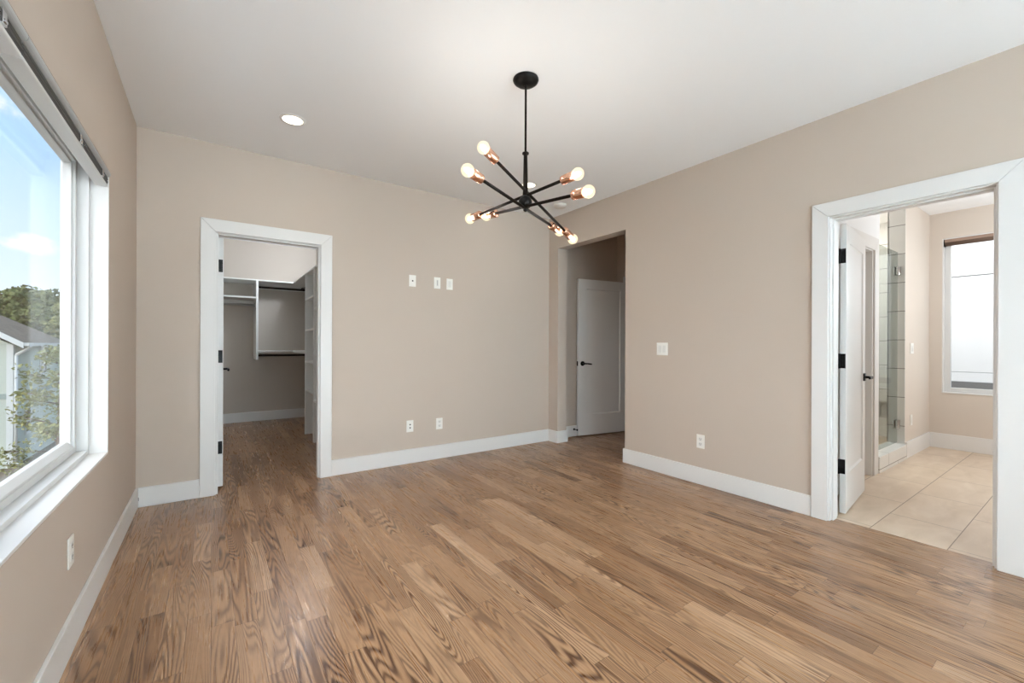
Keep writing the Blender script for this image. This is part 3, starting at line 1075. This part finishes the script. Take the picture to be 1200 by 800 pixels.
# ------------------------------------------------------------------ wall plates
def plate(name, label, cat, loc, rz, kindp, w=.072, h=.116, group=None):
    """local: x across, -y outward, origin on the wall"""
    t = thing(name, label, cat, loc, rz, group)
    MB().box(-w / 2, w / 2, -.006, 0, -h / 2, h / 2).build('cover_plate', M_plate, t, .0025)
    if kindp == 'outlet':
        for dz in (-.021, .021):
            s = MB().box(-.0165, .0165, -.0078, -.005, dz - .0145, dz + .0145).build('receptacle', M_plate_in, t, .003)
            sl = MB()
            sl.box(-.0075, -.0055, -.0086, -.0075, dz - .002, dz + .007).box(.0055, .0075, -.0086, -.0075, dz - .002, dz + .006)
            sl.tube((0, -.0075, dz - .008), (0, -.0086, dz - .008), .0025, .0025, 10)
            sl.build('slot', M_slot, s)
    elif kindp == 'rocker2':
        for dx in (-.023, .023):
            MB().prism([(dx - .0165, -.0060, -.033), (dx - .0165, -.0095, -.033), (dx - .0165, -.0065, .033), (dx - .0165, -.0060, .033)], (.033, 0, 0)).build('rocker', M_plate_in, t, .001)
    elif kindp == 'rocker1':
        MB().prism([(-.0165, -.0060, -.033), (-.0165, -.0095, -.033), (-.0165, -.0065, .033), (-.0165, -.0060, .033)], (.033, 0, 0)).build('rocker', M_plate_in, t, .001)
    elif kindp == 'hole':
        MB().lathe([(.0075, 0), (.0075, .004), (.0040, .006)], (0, -.005, 0), (0, -1, 0), 14).build('cable_port', M_slot, t)
    elif kindp == 'twohole':
        for dz in (-.016, .016):
            MB().lathe([(.0068, 0), (.0068, .005), (.0040, .006)], (0, -.005, dz), (0, -1, 0), 14).build('cable_port', M_slot, t)
    elif kindp == 'slotted':
        MB().box(-.012, .012, -.0075, -.005, -.033, .033).build('insert', M_plate_in, t, .001)
        MB().box(-.0020, .0020, -.0082, -.0074, -.026, .026).build('slot', plain('grey_slot', (120, 118, 116), .5), t)
    elif kindp == 'blank':
        MB().box(-.0165, .0165, -.0075, -.005, -.033, .033).build('insert', M_plate_in, t, .001)
    return t


G = 'wall plates on the far wall'
plate('cable_plate', 'white wall plate with one dark port, left of the upper three on the far wall', 'wall plate', (1.638, YB, 1.818), 0, 'hole', group=G)
plate('switch_plate', 'white plate with a narrow grey slot, middle of the upper three on the far wall', 'wall plate', (1.907, YB, 1.820), 0, 'slotted', group=G)
plate('blank_plate', 'plain white wall plate, right of the upper three on the far wall', 'wall plate', (2.049, YB, 1.818), 0, 'blank', group=G)
plate('jack_plate', 'white plate with two dark jacks, low on the far wall nearer the closet', 'wall plate', (1.617, YB, .368), 0, 'twohole', group=G)
plate('wall_outlet', 'white power outlet low on the far wall, right of the two-jack plate', 'outlet', (1.937, YB, .362), 0, 'outlet', group=G)
plate('light_switch', 'white double rocker switch on the right wall beside the hall opening', 'light switch', (XR, 2.430, 1.150), math.pi * 1.5, 'rocker2', .118)
plate('wall_outlet', 'white power outlet low on the right wall beneath the double switch', 'outlet', (XR, 2.047, .364), math.pi * 1.5, 'outlet')
plate('wall_outlet', 'white power outlet low on the left wall under the large window', 'outlet', (XL, 2.323, .378), math.pi * .5, 'outlet')
plate('light_switch', 'white switch plate on the cream bathroom wall beside the shower', 'light switch', (6.225, 1.29, 1.162), 0, 'rocker2', .118)
plate('wall_outlet', 'white outlet low on the cream bathroom wall beside the shower', 'outlet', (6.213, 1.29, .385), 0, 'blank')

# ------------------------------------------------------------------ outdoors
GZ = -2.62
M_ground = plain('garden_soil', (112, 100, 80), 0.95, vary=0.35, scale=1.5)
struct('ground', MB().box(-60, 60, -40, 70, GZ - .2, GZ), M_ground, 'brown garden ground below the window', 'ground')
M_bounce = plain('pale_bounce_surface', (236, 236, 233), 0.85, vary=.02, scale=2)
struct('bounce_slab', MB().box(-3.1, -.64, -7.0, 4.6, -1.62, -1.50), M_bounce, 'added pale bounce slab, unseen below the large window', 'roof')  # pale slab added to bounce daylight up to the ceiling
M_siding = plain('mint_siding', (192, 200, 188), 0.7, vary=0.03, scale=1)
M_hwhite = plain('house_trim', (214, 218, 215), 0.6)
M_band = plain('belly_band', (150, 164, 158), 0.7)


def make_roof():
    m, k, b = material('weathered_shingles')
    p = k.n('ShaderNodeNewGeometry').outputs['Position']
    s = k.sep(p)
    r = k.m('FLOOR', k.m('MULTIPLY', s[2], 14.0))
    a = k.white(k.xyz(r, k.m('FLOOR', k.m('MULTIPLY', k.m('ADD', s[0], s[1]), 4.0)), 1.0))
    n = k.noise(p, 2.0, 4.0)
    c = k.mix(n, lin(112, 98, 82), lin(140, 124, 106))
    c = k.mix(k.m('MULTIPLY', a, 0.35), c, lin(92, 80, 66))
    k.put(b.inputs['Base Color'], c)
    b.inputs['Roughness'].default_value = 0.95
    return m


M_roof = make_roof()
hx, hy0, hy1, hx0, ez = -4.965, 19.40, 24.25, -11.5, 1.14
hs = thing('neighbor_house', 'pale mint sided house with grey shingle hip roof outside the left window', 'house', (hx, hy0, GZ))


def lap_wall(o, axis, a0, a1, face, sgn, z0, z1, step=.125):
    z = z0
    while z < z1 - .01:
        zt_ = min(z + step, z1)
        if axis == 'x':
            o.prism([(a0, face, z), (a0, face + sgn * .020, z), (a0, face + sgn * .004, zt_), (a0, face, zt_)], (a1 - a0, 0, 0))
        else:
            o.prism([(face, a0, z), (face + sgn * .020, a0, z), (face + sgn * .004, a0, zt_), (face, a0, zt_)], (0, a1 - a0, 0))
        z += step


hl = MB()
wd, dp, wh = hx - hx0, hy1 - hy0, ez - GZ
hl.box(-wd, -.02, .02, dp, 0, wh)
hl.prism([(-wd, .02, wh), (-.02, .02, wh), (-.30, .02, wh + .16), (-wd / 2, .02, wh + wd / 2 * .68)], (0, .15, 0))
lap_wall(hl, 'x', -wd, -.12, .02, -1, .0, wh + .02)
lap_wall(hl, 'y', .02, dp, -.02, 1, .0, wh)
hl.build('siding_wall', M_siding, hs)
MB().box(-.13, .012, -.012, .13, 0, wh).build('corner_board', M_hwhite, hs)
MB().box(-wd, -.13, -.020, .03, wh - 1.66, wh - 1.50).box(-.03, .020, .13, dp, wh - 1.66, wh - 1.50).build('belly_band', M_band, hs)
rf = MB()
ov = .30
pz = .68
rb = rf.b
ex, ey0, ey1 = ov, -ov, dp + ov
rx = -wd / 2
rz_ = wh + pz * (ex - rx)
v = [rb.verts.new(p) for p in ((ex, ey0, wh), (ex, ey1, wh), (rx, ey1 - (ex - rx), rz_), (rx, ey0, rz_), (2 * rx - ex, ey0, wh), (2 * rx - ex, ey1, wh))]
for q in ((0, 1, 2, 3), (1, 5, 2), (3, 2, 5, 4)):
    rb.faces.new([v[i] for i in q])
bmesh.ops.recalc_face_normals(rb, faces=rb.faces[:])
ro = rf.build('roof', M_roof, hs)
sl_ = ro.modifiers.new('thick', 'SOLIDIFY')
sl_.thickness = .06
sl_.offset = -1
fa = MB()
fa.prism([(ex, ey0, wh - .12), (ex, ey0, wh + .05), (rx, ey0, rz_ + .05), (rx, ey0, rz_ - .12)], (0, -.03, 0))
fa.prism([(2 * rx - ex, ey0, wh - .12), (2 * rx - ex, ey0, wh + .05), (rx, ey0, rz_ + .05), (rx, ey0, rz_ - .12)], (0, -.03, 0))
fa.build('fascia', M_hwhite, hs)
MB().prism([(ex, ey0, wh - .05), (ex + .10, ey0, wh - .05), (ex + .12, ey0, wh + .05), (ex, ey0, wh + .05)], (0, ey1 - ey0, 0)).build('gutter', M_hwhite, hs)
MB().path([Vector((ex + .05, .05, wh - .04)), Vector((ex + .03, .03, wh - .12)), Vector((.06, .03, wh - .32)), Vector((.06, .03, .12)), Vector((.16, -.05, .04))], .045, 10).build('downspout', M_hwhite, hs)
for (ya, za, yb_, zb) in ((2.55, wh - 1.02, 3.15, wh - .12), (1.10, wh - 2.85, 1.50, wh - 2.15)):
    f_ = MB()
    f_.box(.0, .035, ya - .08, yb_ + .08, za - .08, za).box(.0, .035, ya - .08, yb_ + .08, zb, zb + .08)
    f_.box(.0, .035, ya - .08, ya, za, zb).box(.0, .035, yb_, yb_ + .08, za, zb).box(.0, .03, ya, yb_, (za + zb) / 2 - .03, (za + zb) / 2 + .03)
    fo = f_.build('window', M_hwhite, hs)
    MB().box(.0, .012, ya, yb_, za, zb).build('pane', plain('dark_pane', (70, 72, 70), 0.1), fo)


def leaf_mat(name, a, b):
    m, k, bs = material(name)
    p = k.n('ShaderNodeNewGeometry').outputs['Position']
    f = k.noise(p, 3.0, 3.0, 0.7)
    k.put(bs.inputs['Base Color'], k.mix(k.mr(f, .3, .7, 0, 1), lin(*a), lin(*b)))
    bs.inputs['Roughness'].default_value = 0.7
    return m


M_leaf = leaf_mat('tree_leaves', (58, 72, 34), (122, 130, 70))
M_leaf2 = leaf_mat('light_leaves', (92, 102, 52), (160, 160, 98))
M_bark = plain('tree_bark', (98, 74, 54), 0.95, vary=.25, scale=12)


def leaf_cloud(mb, c, r, n, size, rng):
    for _ in range(n):
        d = Vector((rng.gauss(0, 1), rng.gauss(0, 1), rng.gauss(0, 1)))
        d.normalize()
        p = Vector(c) + Vector((d.x * r[0], d.y * r[1], d.z * r[2])) * (rng.uniform(.35, 1) ** .6)
        a = Vector((rng.gauss(0, 1), rng.gauss(0, 1), rng.gauss(0, .6))).normalized()
        b = a.cross(Vector((rng.gauss(0, 1), rng.gauss(0, 1), rng.gauss(0, 1)))).normalized()
        s = size * rng.uniform(.6, 1.3)
        a, b = a * s, b * s * .55
        mb.b.faces.new([mb.b.verts.new(p - a), mb.b.verts.new(p + b), mb.b.verts.new(p + a), mb.b.verts.new(p - b)])


def big_tree(x, y, h, r, label, seed, leaf, n=3200, size=.22):
    rng = random.Random(seed)
    t = thing('tree', label, 'tree', (x, y, GZ), 0, 'trees beyond the neighbor house')
    tm = MB()
    tm.lathe([(.22, 0), (.16, h * .3), (.09, h * .6), (.03, h * .9)], (0, 0, 0), (0, 0, 1), 10)
    for i in range(7):
        a = rng.uniform(0, 6.28)
        z = h * rng.uniform(.35, .7)
        tm.tube((0, 0, z), (math.cos(a) * r * .6, math.sin(a) * r * .6, z + h * .18), .06, .02, 6)
    tm.build('trunk', M_bark, t)
    lm = MB()
    blobs = 16
    for i in range(blobs):
        a = rng.uniform(0, 6.28)
        q = rng.uniform(.15, .85)
        z = h * (.42 + .5 * rng.random())
        k = 1 - max(0, (z / h - .6)) * 1.1
        leaf_cloud(lm, (math.cos(a) * r * q * k, math.sin(a) * r * q * k, z), (r * .42, r * .42, r * .30), n // blobs, size, rng)
    lm.build('crown', leaf, t)
    return t


big_tree(-10.6, 39.5, 7.6, 2.1, 'dark leafy tree behind the left of the house roof', 1, M_leaf, 4200, .17)
big_tree(-10.1, 44.0, 7.9, 2.3, 'broad green tree rising behind the middle of the house roof', 2, M_leaf, 4200, .18)
big_tree(-7.3, 36.5, 7.0, 1.9, 'green tree rising behind the right end of the house roof', 3, M_leaf, 4200, .16)
big_tree(-15.0, 42.0, 8.6, 2.4, 'tall dark tree at the far left beyond the house', 4, M_leaf, 3000, .2)
big_tree(-5.35, 27.8, 6.1, 1.0, 'slim pale green tree beside the far corner of the house', 5, M_leaf2, 2600, .12)

rng = random.Random(11)
gt = thing('tree', 'small airy garden tree standing in front of the neighbor house', 'tree', (-2.20, 10.6, GZ), 0)
tm = MB()
tm.lathe([(.075, 0), (.06, 1.2), (.045, 2.4), (.02, 3.7)], (0, 0, 0), (.02, 0, 1), 10)
lm = MB()
for i in range(30):
    z = .7 + 2.9 * i / 29 + rng.uniform(-.06, .06)
    a = i * 2.4 + rng.uniform(-.3, .3)
    L = (1.05 - .62 * (i / 29)) * rng.uniform(.75, 1.05)
    e = Vector((math.cos(a) * L, math.sin(a) * L, z + .12 + .1 * rng.random()))
    s0 = Vector((0, 0, z))
    tm.tube(s0, e, .014, .004, 6)
    for j in range(6):
        q = s0.lerp(e, .35 + .12 * j) + Vector((0, 0, rng.uniform(-.08, .12)))
        leaf_cloud(lm, q, (.16, .16, .11), 30, .034, rng)
tm.build('trunk', M_bark, gt)
lm.build('foliage', M_leaf2, gt)

tag(MB().box(-3.42, -3.18, 11.2, 11.44, GZ, GZ + .85).prism([(-3.42, 11.2, GZ + .85), (-3.18, 11.2, GZ + .85), (-3.30, 11.32, GZ + .92)], (0, .01, 0))
    .build('wooden_post', plain('weathered_wood', (150, 104, 66), .9, vary=.2, scale=9), None, .01), 'short brown wooden post near the foot of the garden tree', 'post')
sb = thing('shrub', 'low dark shrub around the wooden post outside', 'shrub', (-3.35, 12.2, GZ))
lm = MB()
for i in range(6):
    leaf_cloud(lm, (rng.uniform(-.7, .7), rng.uniform(-.4, .4), .35 + .3 * rng.random()), (.4, .4, .35), 220, .06, rng)
lm.build('foliage', M_leaf, sb)
MB().tube((0, 0, 0), (0, 0, .5), .03, .02, 8).build('stem', M_bark, sb)

# white facade outside the bathroom window
fc = thing('white_facade', 'white panelled neighbor facade right outside the bathroom window', 'building', (9.2, .5, GZ))
M_fac = plain('white_panel', (240, 240, 238), .6)
pm = MB()
for za, zb in ((.66 - GZ, .800 - GZ), (.806 - GZ, 2.228 - GZ), (2.243 - GZ, 5.6 - GZ)):
    pm.box(0, .3, -4.0, 6.0, za, zb)
pm.build('panels', M_fac, fc, .004)
MB().box(.02, .28, -4.0, 6.0, 0, 5.55 - GZ).build('backing', plain('panel_gap', (120, 120, 118), .8), fc)
MB().box(-.04, .3, -4.0, 6.0, .56 - GZ, .655 - GZ).build('base_flashing', plain('dark_flashing', (128, 126, 124), .5), fc)
